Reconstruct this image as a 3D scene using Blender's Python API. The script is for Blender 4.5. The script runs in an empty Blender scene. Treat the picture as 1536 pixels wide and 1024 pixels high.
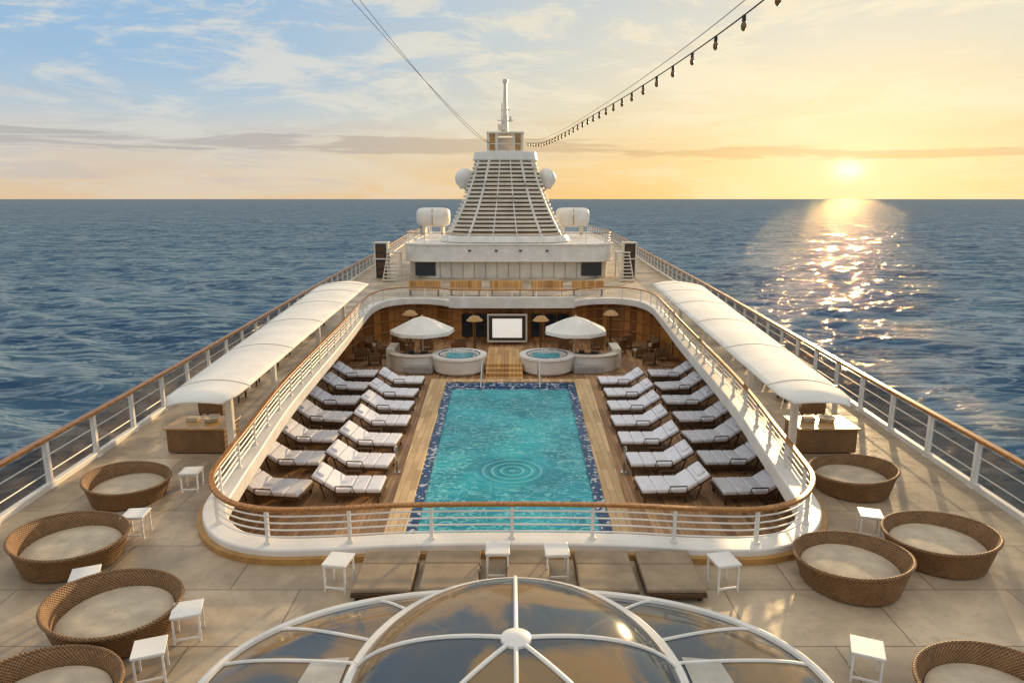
import bpy, math, random
import numpy as np
from mathutils import Vector, Matrix
random.seed(4)
C=bpy.context.scene.collection
R=math.radians
SAZ=25.6; SEL=9.0
# ---------------------------------------------------------------- materials
def new_mat(name):
    m=bpy.data.materials.new(name); m.use_nodes=True
    nt=m.node_tree; b=nt.nodes['Principled BSDF']
    return m,nt,b
def nd(nt,t,**k):
    n=nt.nodes.new(t)
    for a,v in k.items(): setattr(n,a,v)
    return n
def mth(nt,op,a,b=None,c=None,clamp=False):
    n=nt.nodes.new('ShaderNodeMath'); n.operation=op; n.use_clamp=clamp
    for i,v in enumerate((a,b,c)):
        if v is None: continue
        if isinstance(v,bpy.types.NodeSocket): nt.links.new(v,n.inputs[i])
        else: n.inputs[i].default_value=v
    return n.outputs[0]
def mixc(nt,f,a,b,mode='MIX'):
    n=nt.nodes.new('ShaderNodeMix'); n.data_type='RGBA'; n.blend_type=mode
    for s,v in ((n.inputs[0],f),(n.inputs[6],a),(n.inputs[7],b)):
        if isinstance(v,bpy.types.NodeSocket): nt.links.new(v,s)
        elif isinstance(v,(int,float)): s.default_value=v
        else: s.default_value=(*v,1)
    return n.outputs[2]
def noise(nt,vec,scale,detail=4,rough=.55,dist=0):
    n=nt.nodes.new('ShaderNodeTexNoise'); n.inputs['Scale'].default_value=scale
    n.inputs['Detail'].default_value=detail; n.inputs['Roughness'].default_value=rough
    n.inputs['Distortion'].default_value=dist
    if vec is not None: nt.links.new(vec,n.inputs['Vector'])
    return n.outputs['Fac']
def smooth(nt,v,a,b,lo=0,hi=1):
    n=nt.nodes.new('ShaderNodeMapRange'); n.interpolation_type='SMOOTHSTEP'
    nt.links.new(v,n.inputs['Value'])
    n.inputs['From Min'].default_value=a;n.inputs['From Max'].default_value=b
    n.inputs['To Min'].default_value=lo;n.inputs['To Max'].default_value=hi
    return n.outputs[0]
def bump(nt,h,b,strength=.3,dist=.02,prev=None):
    n=nt.nodes.new('ShaderNodeBump'); n.inputs['Strength'].default_value=strength
    n.inputs['Distance'].default_value=dist
    nt.links.new(h,n.inputs['Height'])
    if prev: nt.links.new(prev,n.inputs['Normal'])
    if b: nt.links.new(n.outputs[0],b.inputs['Normal'])
    return n.outputs[0]
def simple(name,col,rough=.5,var=.25,scale=3,metal=0,bmp=.1,fine=40):
    m,nt,b=new_mat(name)
    tc=nd(nt,'ShaderNodeTexCoord').outputs['Object']
    geo=nd(nt,'ShaderNodeNewGeometry').outputs['Position']
    n1=noise(nt,geo,scale,5); n2=noise(nt,tc,fine,3)
    f=mth(nt,'ADD',mth(nt,'MULTIPLY',n1,.7),mth(nt,'MULTIPLY',n2,.3))
    f=smooth(nt,f,.3,.7)
    d=[c*(1-var) for c in col]; l=[min(1,c*(1+var*.4)) for c in col]
    nt.links.new(mixc(nt,f,d,l),b.inputs['Base Color'])
    b.inputs['Roughness'].default_value=rough; b.inputs['Metallic'].default_value=metal
    if bmp: bump(nt,n2,b,bmp,.01)
    return m
M={}
M['white']=simple('white_paint',(.84,.80,.73),.4,.16,1.2)
M['white2']=simple('ivory_paint',(.80,.72,.59),.4,.2,.8)
M['panelcream']=simple('frosted_cream_panel',(.52,.48,.41),.3,.3,1.5)
M['fabric']=simple('canvas_fabric',(.86,.82,.74),.8,.14,.9,bmp=.25)
M['cushion']=simple('lounger_cushion',(.89,.88,.92),.85,.10,5,bmp=.3,fine=60)
M['beige']=simple('beige_cushion',(.56,.46,.33),.9,.25,3,bmp=.4,fine=60)
M['grey']=simple('grey_upholstery',(.42,.40,.37),.8,.3,2,bmp=.3,fine=50)
M['taupe']=simple('taupe_cushion',(.34,.25,.16),.9,.25,3,bmp=.4,fine=60)
M['darkwood']=simple('dark_wood',(.10,.048,.018),.5,.4,8)
M['dark']=simple('dark_metal',(.045,.036,.03),.5,.3,6)
M['cable']=simple('cable_rubber',(.035,.028,.022),.95,.2,6,bmp=0)
M['steel']=simple('steel',(.55,.52,.47),.25,.15,6,metal=.8)
M['glassdark']=simple('dark_window_glass',(.025,.035,.045),.08,.3,1,bmp=0)
m,nt,b=new_mat('projection_screen'); b.inputs['Base Color'].default_value=(.85,.82,.76,1)
b.inputs['Emission Color'].default_value=(.95,.9,.8,1); b.inputs['Emission Strength'].default_value=.45; M['screen']=m
M['hull']=simple('hull_paint',(.70,.68,.64),.4,.15,.4)
M['gold']=simple('varnished_trim',(.50,.27,.08),.35,.35,3)
def wood_rail():
    m,nt,b=new_mat('varnished_handrail')
    g=nd(nt,'ShaderNodeNewGeometry').outputs['Position']
    mp=nd(nt,'ShaderNodeMapping'); mp.inputs['Scale'].default_value=(6,1,6); nt.links.new(g,mp.inputs[0])
    n=noise(nt,mp.outputs[0],5,5)
    nt.links.new(mixc(nt,smooth(nt,n,.3,.7),(.22,.08,.016),(.50,.22,.045)),b.inputs['Base Color'])
    b.inputs['Roughness'].default_value=.38
    return m
M['rail']=wood_rail()
def teak(name,c1,c2,w=.14,seam=.03,L=2.6):
    m,nt,b=new_mat(name)
    g=nd(nt,'ShaderNodeNewGeometry').outputs['Position']
    s=nd(nt,'ShaderNodeSeparateXYZ'); nt.links.new(g,s.inputs[0])
    u=mth(nt,'DIVIDE',s.outputs[0],w); fr=mth(nt,'FRACT',u); fl=mth(nt,'FLOOR',u)
    cmb=nd(nt,'ShaderNodeCombineXYZ'); nt.links.new(fl,cmb.inputs[0])
    yy=mth(nt,'FLOOR',mth(nt,'DIVIDE',mth(nt,'ADD',s.outputs[1],mth(nt,'MULTIPLY',fl,.77)),L)); nt.links.new(yy,cmb.inputs[1])
    wn=nd(nt,'ShaderNodeTexWhiteNoise'); nt.links.new(cmb.outputs[0],wn.inputs[0])
    mp=nd(nt,'ShaderNodeMapping'); mp.inputs['Scale'].default_value=(12,.8,1); nt.links.new(g,mp.inputs[0])
    gr=noise(nt,mp.outputs[0],3,5); big=noise(nt,g,.35,4)
    f=mth(nt,'ADD',mth(nt,'ADD',mth(nt,'MULTIPLY',wn.outputs[0],.35),mth(nt,'MULTIPLY',gr,.4)),mth(nt,'MULTIPLY',big,.4))
    col=mixc(nt,smooth(nt,f,.3,.9),c1,c2)
    sm=smooth(nt,fr,seam*1.5,seam*3)
    col=mixc(nt,sm,[c*.25 for c in c1],col)
    nt.links.new(col,b.inputs['Base Color']); b.inputs['Roughness'].default_value=.55
    bump(nt,sm,b,.4,.01); return m
M['teak']=teak('teak_planks',(.26,.125,.05),(.62,.36,.17))
M['coping']=teak('coping_planks',(.46,.28,.12),(.78,.54,.28),.21,.02,1.6)
M['woodwall']=teak('wood_panelling',(.19,.065,.014),(.66,.29,.065),.35)
M['stepwood']=teak('step_planks',(.40,.20,.06),(.80,.46,.16),.2)
def deckmat():
    m,nt,b=new_mat('deck_panels')
    g=nd(nt,'ShaderNodeNewGeometry').outputs['Position']
    br=nd(nt,'ShaderNodeTexBrick'); nt.links.new(g,br.inputs['Vector'])
    br.inputs['Scale'].default_value=1; br.inputs['Brick Width'].default_value=2.4; br.inputs['Row Height'].default_value=1.5
    br.inputs['Mortar Size'].default_value=.012; br.inputs['Mortar Smooth'].default_value=.3
    br.inputs['Color1'].default_value=(.66,.53,.37,1); br.inputs['Color2'].default_value=(.50,.40,.28,1); br.inputs['Mortar'].default_value=(.22,.16,.11,1)
    n=noise(nt,g,.5,6,.6,.4); n2=noise(nt,g,9,5,.65); n3=noise(nt,g,2.2,6,.7,1.5)
    col=mixc(nt,smooth(nt,n,.35,.68),(.56,.54,.52),(1.1,1.06,1.0))
    col=mixc(nt,1,br.outputs[0],col,'MULTIPLY')
    col=mixc(nt,mth(nt,'MULTIPLY',smooth(nt,n2,.5,.8),.35),col,(.28,.2,.13))
    col=mixc(nt,mth(nt,'MULTIPLY',smooth(nt,n3,.52,.7),.38),col,(.32,.25,.18))
    nt.links.new(col,b.inputs['Base Color'])
    nt.links.new(smooth(nt,n3,.3,.7,.38,.65),b.inputs['Roughness'])
    bump(nt,n2,b,.15,.01); return m
M['deck']=deckmat()
def wicker(name,c1,c2,k=150):
    m,nt,b=new_mat(name)
    t=nd(nt,'ShaderNodeTexCoord').outputs['Object']
    s=nd(nt,'ShaderNodeSeparateXYZ'); nt.links.new(t,s.inputs[0])
    a=mth(nt,'ARCTAN2',s.outputs[1],s.outputs[0])
    w=mth(nt,'MULTIPLY',mth(nt,'SINE',mth(nt,'MULTIPLY',a,k)),mth(nt,'SINE',mth(nt,'MULTIPLY',s.outputs[2],130)))
    n=noise(nt,t,24,4,.65)
    f=mth(nt,'ADD',mth(nt,'MULTIPLY',w,.30),mth(nt,'ADD',mth(nt,'MULTIPLY',noise(nt,t,3,3),.35),mth(nt,'MULTIPLY',n,.65)))
    nt.links.new(mixc(nt,smooth(nt,f,.15,.85),c1,c2),b.inputs['Base Color'])
    b.inputs['Roughness'].default_value=.6; bump(nt,f,b,.8,.02); return m
M['wicker']=wicker('wicker_weave',(.065,.028,.010),(.38,.20,.075),110)
def pooltile():
    m,nt,b=new_mat('pool_mosaic')
    g=nd(nt,'ShaderNodeNewGeometry').outputs['Position']
    v=nd(nt,'ShaderNodeTexVoronoi'); v.inputs['Scale'].default_value=9; nt.links.new(g,v.inputs['Vector'])
    sp=nd(nt,'ShaderNodeSeparateColor'); nt.links.new(v.outputs['Color'],sp.inputs[0])
    col=mixc(nt,sp.outputs[0],(.006,.028,.10),(.015,.09,.22))
    col=mixc(nt,smooth(nt,sp.outputs[1],.78,.84),col,(.50,.53,.56))
    nt.links.new(col,b.inputs['Base Color']); b.inputs['Roughness'].default_value=.3
    b.inputs['Specular IOR Level'].default_value=.2
    return m
M['tile']=pooltile()
def poolwater():
    m,nt,b=new_mat('pool_water')
    g=nd(nt,'ShaderNodeNewGeometry').outputs['Position']
    mp=nd(nt,'ShaderNodeMapping'); mp.inputs['Scale'].default_value=(1,1.7,1); nt.links.new(g,mp.inputs[0])
    d=nd(nt,'ShaderNodeVectorMath',operation='DISTANCE'); nt.links.new(g,d.inputs[0]); d.inputs[1].default_value=(0,21.4,-2.37)
    dd=d.outputs['Value']
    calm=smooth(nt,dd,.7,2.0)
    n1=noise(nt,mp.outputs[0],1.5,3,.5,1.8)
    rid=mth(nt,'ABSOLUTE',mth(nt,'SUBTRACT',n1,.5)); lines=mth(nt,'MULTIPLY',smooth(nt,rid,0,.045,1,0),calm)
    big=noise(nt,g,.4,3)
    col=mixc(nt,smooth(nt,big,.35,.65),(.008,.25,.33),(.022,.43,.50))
    col=mixc(nt,mth(nt,'MULTIPLY',lines,.6),col,(.36,.88,.86))  # bright caustic lines painted into the water colour
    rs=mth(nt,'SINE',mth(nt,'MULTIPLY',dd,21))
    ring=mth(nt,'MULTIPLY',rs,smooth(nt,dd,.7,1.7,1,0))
    col=mixc(nt,mth(nt,'MULTIPLY',smooth(nt,ring,.2,1),.4),col,(.36,.85,.83))  # ripple highlights painted as pale rings
    nt.links.new(col,b.inputs['Base Color'])
    b.inputs['Roughness'].default_value=.08; b.inputs['IOR'].default_value=1.33; b.inputs['Specular IOR Level'].default_value=.3
    h=mth(nt,'ADD',mth(nt,'MULTIPLY',noise(nt,mp.outputs[0],2.6,4,.5,.6),mth(nt,'ADD',mth(nt,'MULTIPLY',calm,.75),.25)),mth(nt,'MULTIPLY',ring,.3))
    bump(nt,h,b,.6,.10); 
    return m
M['water']=poolwater()
def seamat():
    m,nt,b=new_mat('sea_water')
    g=nd(nt,'ShaderNodeNewGeometry').outputs['Position']
    def mapped(sx,sy,rot):
        mp=nd(nt,'ShaderNodeMapping'); mp.inputs['Scale'].default_value=(sx,sy,1); mp.inputs['Rotation'].default_value=(0,0,rot); nt.links.new(g,mp.inputs[0]); return mp.outputs[0]
    v1=mapped(.36,1.5,.30); v2=mapped(.5,1.4,.2)
    n1=noise(nt,v1,.50,8,.65,.4)
    n2=noise(nt,v2,.035,6,.6,.5)
    n3=noise(nt,v2,.15,7,.6,.9)
    n4=noise(nt,v2,.05,7,.62,.8)
    n5=noise(nt,v2,.018,8,.65,.8)
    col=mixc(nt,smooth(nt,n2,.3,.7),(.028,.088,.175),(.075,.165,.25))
    for nn,w,s in((n3,.045,.62),(n4,.04,.6),(n5,.035,.45)):  # pale crests painted into the colour by noise, in place of wave shading
        painted_crest=smooth(nt,mth(nt,'ABSOLUTE',mth(nt,'SUBTRACT',nn,.5)),0,w,1,0)
        col=mixc(nt,mth(nt,'MULTIPLY',painted_crest,s),col,(.29,.38,.44))
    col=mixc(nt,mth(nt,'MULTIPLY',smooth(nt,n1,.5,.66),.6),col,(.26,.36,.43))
    col=mixc(nt,mth(nt,'MULTIPLY',smooth(nt,n3,.5,.30),.65),col,(.012,.048,.12))  # dark noise patches, painted for wave contrast as well
    b.inputs['Roughness'].default_value=.9; b.inputs['Specular IOR Level'].default_value=0
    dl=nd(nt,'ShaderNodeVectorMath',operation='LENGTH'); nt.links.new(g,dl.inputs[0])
    col=mixc(nt,smooth(nt,dl.outputs['Value'],200,6000,0,.5),col,(.20,.26,.30))  # far water lightened in the colour, a painted distance haze
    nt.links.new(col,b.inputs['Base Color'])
    p=bump(nt,n3,None,.9,1.5); p=bump(nt,n1,b,.8,.5,p)
    gl=nd(nt,'ShaderNodeBsdfGlossy'); gl.inputs['Roughness'].default_value=.045; nt.links.new(p,gl.inputs['Normal'])
    gl.inputs['Color'].default_value=(.42,.32,.22,1)
    lw=nd(nt,'ShaderNodeLayerWeight'); lw.inputs['Blend'].default_value=.5; nt.links.new(p,lw.inputs['Normal'])
    fac=mth(nt,'ADD',mth(nt,'MULTIPLY',mth(nt,'POWER',lw.outputs['Facing'],4),.08),.035)
    mx=nd(nt,'ShaderNodeMixShader'); nt.links.new(fac,mx.inputs[0]); nt.links.new(b.outputs[0],mx.inputs[1]); nt.links.new(gl.outputs[0],mx.inputs[2])
    nt.links.new(mx.outputs[0],nt.nodes['Material Output'].inputs[0])
    return m
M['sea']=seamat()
def glass(name,c1,c2,alpha,rough=.05,sc=1.3):
    m,nt,b=new_mat(name)
    g=nd(nt,'ShaderNodeNewGeometry').outputs['Position']
    n=noise(nt,g,sc,4,.5,.8)
    nt.links.new(mixc(nt,smooth(nt,n,.42,.58),c1,c2),b.inputs['Base Color'])
    b.inputs['Roughness'].default_value=rough; b.inputs['Alpha'].default_value=alpha
    b.inputs['IOR'].default_value=1.6
    return m
M['domeglass']=glass('skylight_glass',(.07,.10,.13),(.30,.19,.08),.80,.08,.75)
M['panel']=glass('tinted_screen_panel',(.06,.045,.03),(.13,.09,.055),.5,.25)
m,nt,b=new_mat('amber_bulb'); b.inputs['Base Color'].default_value=(.25,.12,.04,1); b.inputs['Roughness'].default_value=.2
M['bulb']=m
M['skyfloor']=simple('lounge_carpet',(.34,.22,.12),.8,.85,.9)

# ---------------------------------------------------------------- mesh builder
class MB:
    def __init__(s): s.v=[]; s.f=[]; s.mi=[]; s.cur=0
    def add(s,v,f):
        o=len(s.v); s.v+= [tuple(p) for p in v]; s.f+=[tuple(i+o for i in q) for q in f]; s.mi+=[s.cur]*len(f); return s
    def box(s,c,d,rot=None):
        x,y,z=[k/2 for k in d]
        v=[Vector((a*x,b*y,e*z)) for a in(-1,1) for b in(-1,1) for e in(-1,1)]
        if rot: 
            Mx=Matrix.Rotation(rot[1],3,rot[0]); v=[Mx@p for p in v]
        v=[p+Vector(c) for p in v]
        return s.add(v,[(0,1,3,2),(4,6,7,5),(0,4,5,1),(2,3,7,6),(0,2,6,4),(1,5,7,3)])
    def tube(s,path,r,n=8,closed=False,caps=True):
        P=[Vector(p) for p in path]; L=len(P); v=[];f=[]
        rr=r if isinstance(r,(list,tuple)) else [r]*L
        for i,p in enumerate(P):
            a=P[i-1] if (i>0 or closed) else P[i]; b2=P[(i+1)%L] if (i<L-1 or closed) else P[i]
            t=(b2-a).normalized(); up=Vector((0,0,1)) if abs(t.z)<.95 else Vector((0,1,0))
            n1=t.cross(up).normalized(); n2=n1.cross(t)
            for k in range(n):
                A=2*math.pi*k/n; v.append(p+(n1*math.cos(A)+n2*math.sin(A))*rr[i])
        for i in range(L if closed else L-1):
            j=(i+1)%L
            for k in range(n): f.append((i*n+k,i*n+(k+1)%n,j*n+(k+1)%n,j*n+k))
        if not closed and caps: f.append(tuple(range(n))[::-1]); f.append(tuple((L-1)*n+k for k in range(n)))
        return s.add(v,f)
    def sweep(s,path,w,h,closed=False):
        P=[Vector(p) for p in path]; L=len(P); v=[];f=[]
        for i,p in enumerate(P):
            a=P[i-1] if (i>0 or closed) else P[i]; b2=P[(i+1)%L] if (i<L-1 or closed) else P[i]
            t=(b2-a); t.z=0; t.normalize(); n=Vector((t.y,-t.x,0))
            for a2,b3 in((-1,-1),(1,-1),(1,1),(-1,1)): v.append(p+n*(a2*w/2)+Vector((0,0,b3*h/2)))
        for i in range(L if closed else L-1):
            j=(i+1)%L
            for k in range(4): f.append((i*4+k,i*4+(k+1)%4,j*4+(k+1)%4,j*4+k))
        if not closed: f+= [(3,2,1,0),tuple((L-1)*4+k for k in range(4))]
        return s.add(v,f)
    def lathe(s,prof,n=40,c=(0,0,0),hf=None,sx=1,sy=1):
        v=[];f=[];m=len(prof)
        for k in range(n):
            A=2*math.pi*k/n
            for (r,z) in prof:
                zz=hf(A,r,z) if hf else z
                v.append((c[0]+r*math.cos(A)*sx,c[1]+r*math.sin(A)*sy,c[2]+zz))
        for k in range(n):
            j=(k+1)%n
            for i in range(m-1): f.append((k*m+i,j*m+i,j*m+i+1,k*m+i+1))
        return s.add(v,f)
    def prism(s,pts,z0,z1):
        n=len(pts); v=[(p[0],p[1],z0) for p in pts]+[(p[0],p[1],z1) for p in pts]
        f=[tuple(range(n))[::-1],tuple(range(n,2*n))]+[(i,(i+1)%n,n+(i+1)%n,n+i) for i in range(n)]
        return s.add(v,f)
    def obj(s,name,mats,smooth=False,bevel=0):
        me=bpy.data.meshes.new(name); me.from_pydata(s.v,[],s.f); me.validate()
        for q in (mats if isinstance(mats,list) else [mats]): me.materials.append(q)
        if isinstance(mats,list):
            for p,i in zip(me.polygons,s.mi): p.material_index=i
        import bmesh
        bm=bmesh.new(); bm.from_mesh(me); bmesh.ops.recalc_face_normals(bm,faces=bm.faces); bm.to_mesh(me); bm.free()
        if smooth:
            for p in me.polygons: p.use_smooth=True
            try: me.set_sharp_from_angle(angle=R(40))
            except Exception: pass
        o=bpy.data.objects.new(name,me); C.objects.link(o)
        if bevel:
            b=o.modifiers.new('bevel','BEVEL'); b.width=bevel; b.segments=2; b.limit_method='ANGLE'
        return o
def thing(name,label,cat,loc=(0,0,0),rot=0,parts=(),group=None):
    e=bpy.data.objects.new(name,None); C.objects.link(e); e.location=loc; e.rotation_euler=(0,0,rot); e.empty_display_size=.3
    e['label']=label; e['category']=cat
    if group: e['group']=group
    for p in parts: p.parent=e
    return e
def single(o,label,cat,group=None):
    o['label']=label; o['category']=cat
    if group:o['group']=group
    return o
def inst(src,loc,rot,label=None,scale=None):
    e=src.copy(); C.objects.link(e); e.location=loc; e.rotation_euler=(0,0,rot)
    if scale: e.scale=scale
    if label: e['label']=label
    for ch in src.children:
        c=ch.copy(); c.parent=e; C.objects.link(c)
        for g in ch.children:
            d=g.copy(); d.parent=c; C.objects.link(d)
    return e
def struct(o): o['kind']='structure'; return o
def catmull(P,n=6,closed=False):
    out=[];L=len(P)
    for i in range(L if closed else L-1):
        g=lambda k:np.array(P[k%L] if closed else P[min(max(k,0),L-1)],float)
        a,b,c,d=g(i-1),g(i),g(i+1),g(i+2)
        for j in range(n):
            t=j/n; out.append(tuple(.5*((2*b)+(c-a)*t+(2*a-5*b+4*c-d)*t*t+(3*b-a-3*c+d)*t**3)))
    if not closed: out.append(tuple(P[-1]))
    return out
def resample(P,sp,closed=False):
    Q=[Vector(p) for p in P]; 
    if closed: Q.append(Q[0])
    seg=[(Q[i+1]-Q[i]).length for i in range(len(Q)-1)]; T=sum(seg); n=max(1,round(T/sp)); out=[]
    for k in range(n if closed else n+1):
        s=T*k/n; i=0
        while i<len(seg)-1 and s>seg[i]: s-=seg[i]; i+=1
        t=(Q[i+1]-Q[i]).normalized(); out.append((Q[i]+t*min(s,seg[i]),math.atan2(t.y,t.x)))
    return out

# ---------------------------------------------------------------- outlines
SIDE=[(9.7,-6),(10.25,5),(10.7,14),(11.0,20),(11.7,31),(12.7,47),(14.2,75),(15.8,100),(16.9,125)]
side=catmull(SIDE,5)
hull_out=side+[(14,131),(8,134.5),(0,135.5),(-8,134.5),(-14,131)]+[(-x,y) for x,y in side[::-1]]
half=[(0,11.85),(2,11.8),(3.4,11.65),(4.6,11.65),(5.5,12.1),(6.15,13.1),(6.38,14.4),(6.6,16.2),(7.15,21),(7.75,30),(8.3,37),(8.45,40.3),(8.0,42.5),(6.9,43.6),(5.6,43.7),(4.5,43.2),(3.7,42.5),(2.8,42.3),(0,42.3)]
loopc=half+[(-x,y) for x,y in half[-2:0:-1]]
loop=catmull(loopc,6,True)

def fill(name,outer,inner,z,mat,thick=0):
    import bmesh
    bm=bmesh.new(); E=[]
    for lp in (outer,inner):
        if not lp: continue
        vs=[bm.verts.new((p[0],p[1],z)) for p in lp]
        E+=[bm.edges.new((vs[i],vs[(i+1)%len(vs)])) for i in range(len(vs))]
    bmesh.ops.triangle_fill(bm,use_beauty=True,use_dissolve=False,edges=E)
    for f in bm.faces:
        if f.normal.z<0: f.normal_flip()
    me=bpy.data.meshes.new(name); bm.to_mesh(me); bm.free(); me.materials.append(mat)
    o=bpy.data.objects.new(name,me); C.objects.link(o); 
    if thick:
        s=o.modifiers.new('solid','SOLIDIFY'); s.thickness=thick; s.offset=-1
    return o
struct(fill('upper_deck',hull_out,loop,0,M['deck'],.16))
mb=MB(); n=len(hull_out)
mb.add([(x*1.0,y,-.03) for x,y in hull_out]+[(x*.93,y,-19.5) for x,y in hull_out],[(i,(i+1)%n,n+(i+1)%n,n+i) for i in range(n)])
single(mb.obj('ship_hull',M['hull'],True),'white painted steel hull of the cruise ship','ship hull')
struct(MB().box((0,27,-2.55),(20,35,.1)).obj('pool_deck',M['teak']))

# sea ------------------------------------------------
az=np.concatenate([np.linspace(-180,-52,14)[:-1],np.linspace(-52,52,440),np.linspace(52,180,14)[1:-1]])*math.pi/180
rr=np.concatenate([np.geomspace(8,900,420),np.geomspace(900,40000,60)[1:]])
A,RR=np.meshgrid(az,rr); X=RR*np.sin(A);Y=RR*np.cos(A); Z=np.zeros_like(X)
rng=np.random.RandomState(3)
for i in range(26):
    lam=3.0*1.12**i; th=R(72)+rng.randn()*.30; k=2*math.pi/lam
    amp=.0100*lam*min(1,(16/lam)**1.1)
    ph=(X*math.cos(th)+Y*math.sin(th))*k+rng.rand()*6.28+.8*np.sin((X*math.sin(th)-Y*math.cos(th))*k*.31+rng.rand()*6)
    Z+=amp*(1-np.abs(np.sin(ph/2))*2+.27)*np.exp(-RR/(lam*70)) 
Z-=18
nr,na=X.shape; verts=np.stack([X,Y,Z],-1).reshape(-1,3)
I=np.arange(nr-1)[:,None]; J=np.arange(na)[None,:]; J2=(J+1)%na
F=np.stack([I*na+J,(I+1)*na+J,(I+1)*na+J2,I*na+J2],-1).reshape(-1,4)
me=bpy.data.meshes.new('sea'); me.vertices.add(len(verts)); me.vertices.foreach_set('co',verts.ravel().astype(np.float32))
me.loops.add(F.size); me.loops.foreach_set('vertex_index',F.ravel().astype(np.int32))
me.polygons.add(len(F)); me.polygons.foreach_set('loop_start',np.arange(0,F.size,4,dtype=np.int32)); me.polygons.foreach_set('use_smooth',np.ones(len(F),dtype=bool))
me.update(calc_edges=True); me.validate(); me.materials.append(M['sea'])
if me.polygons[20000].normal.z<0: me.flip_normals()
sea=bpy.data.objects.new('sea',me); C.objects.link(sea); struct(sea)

# ---------------------------------------------------------------- railings
def railing(name,label,path,z,h,sp,bars,panels=False,closed=False,postr=.03,capw=.13,caph=.07,kerb=False,postmat='white'):
    P3=[(p[0],p[1],z) for p in path]
    e=thing(name,label,'railing')
    hr=MB().sweep([(p[0],p[1],z+h) for p in path],capw,caph,closed).obj('handrail',M['rail'],True,.02); hr.parent=e
    for k in range(bars):
        zz=z+h*(k+1)/(bars+1)
        o=MB().tube([(p[0],p[1],zz) for p in path],.016,6,closed).obj('rail_bar',M['white'],True); o.parent=e
    if kerb:
        o=MB().sweep([(p[0],p[1],z+.07) for p in path],.16,.14,closed).obj('kerb',M['white'],False,.01); o.parent=e
    S=resample(P3,sp,closed)
    base=MB().box((0,0,h/2),(postr*2,postr*2.6,h-.02)).box((0,0,.02),(postr*4,postr*4,.04)).obj('post',M[postmat],False,.006)
    for i,(p,a) in enumerate(S):
        o=base if i==0 else base.copy()
        if i: C.objects.link(o)
        o.parent=e; o.location=p; o.rotation_euler=(0,0,a)
    if panels:
        for i in range(len(S)-1):
            a,b2=S[i][0],S[i+1][0]; L=(b2-a).length
            if i==0: pb=MB().box((.5,0,h/2+.03),(1-.12,.012,h-.28)).obj('screen_panel',M['panel']); o=pb
            else: o=pb.copy(); C.objects.link(o)
            o.parent=e; o.location=a; o.scale=(L,1,1); o.rotation_euler=(0,0,math.atan2((b2-a).y,(b2-a).x))
    return e
for sgn in (1,-1):
    p=[(sgn*(x-.12),y) for x,y in side if y>3]
    railing('ship_railing','white post railing with varnished handrail along deck edge',p,0,1.15,1.95,2,True,kerb=True,postr=.055,capw=.17,caph=.09)
railing('pool_railing','curved railing with wooden handrail around the pool opening',loop,.25,.68,1.5,4,closed=True,capw=.12)
o1=MB().sweep([(x,y,.05) for x,y in loop],.46,.40,True).obj('coaming_wall',M['white'],True,.03)
big=[]
for i,(x,y) in enumerate(loop):
    a=Vector(loop[i-1]);b2=Vector(loop[(i+1)%len(loop)]);t=(b2-a).normalized(); big.append((x+t.y*.28,y-t.x*.28,.06))
o2=MB().sweep(big,.12,.12,True).obj('base_trim',M['gold'],True)
thing('pool_coaming','white raised coaming with golden trim around the pool opening','coaming',parts=[o1,o2])
mb=MB().sweep([(-3.9,42.05,.2),(-3.5,41.9,.2),(0,41.85,.2),(3.5,41.9,.2),(3.9,42.05,.2)],.1,.7)
single(mb.obj('balcony_fascia',M['white'],True,.02),'white balcony panel below the wooden handrail','balcony panel')
# wooden benches and planters on the deck behind the opening
bn=MB().box((0,0,.42),(2.2,.55,.08)).box((0,.25,.75),(2.2,.08,.5)).obj('bench_seat',M['stepwood'],False,.02)
bl=MB().box((-.95,0,.19),(.08,.5,.38)).obj('leg',M['darkwood']); bl2=bl.copy(); C.objects.link(bl2); bl2.location=(1.9,0,0)
b0=thing('deck_bench','wooden slatted bench on deck behind the pool railing','bench',(-6.0,46.5,0),0,[bn,bl,bl2],'wooden deck benches')
for x in(-3.2,-.4,2.4,5.2): inst(b0,(x,46.5,0),0)

# ---------------------------------------------------------------- lower level walls
wp=catmull([(-9.8,37),(-9.3,41),(-8.2,43.6),(-6.5,44.5),(-5.2,44.4),(-4.3,43.8),(-3.6,43.6),(0,43.6),(3.6,43.6),(4.3,43.8),(5.2,44.4),(6.5,44.5),(8.2,43.6),(9.3,41),(9.8,37)],5)
w=MB().sweep([(x,y,-1.35) for x,y in wp],.2,2.3).obj('wall_panelling',M['woodwall'],True)
parts=[w]
for zz in(-.55,-1.25,-1.95):
    parts.append(MB().sweep([(x*.985,y-.16,zz) for x,y in wp],.06,.07).obj('wall_batten',M['gold'],True))
for x in(-2.9,-2.0,1.6,2.5,3.3):
    parts.append(MB().box((x,43.42,-1.5),(.7,.08,1.5)).obj('wall_niche',M['glassdark'],False,.01))
thing('lounge_wall','curved wood panelled wall behind the pool area','wall',parts=parts)
fr=MB()
for c,d in(((0,0,.84),(2.5,.12,.1)),((0,0,-.84),(2.5,.12,.1)),((1.2,0,0),(.1,.12,1.6)),((-1.2,0,0),(.1,.12,1.6))): fr.box(c,d)
f1=fr.obj('screen_frame',M['white2'],False,.01)
f2=MB().box((0,.02,0),(2.28,.06,1.56)).obj('screen_border',M['dark'])
f3=MB().box((0,-.03,0),(1.85,.04,1.2)).obj('screen_surface',M['screen'])
thing('outdoor_screen','blank white outdoor screen with dark border on wood wall','screen',(-.3,42.0,-1.42),0,[f1,f2,f3])
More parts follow.
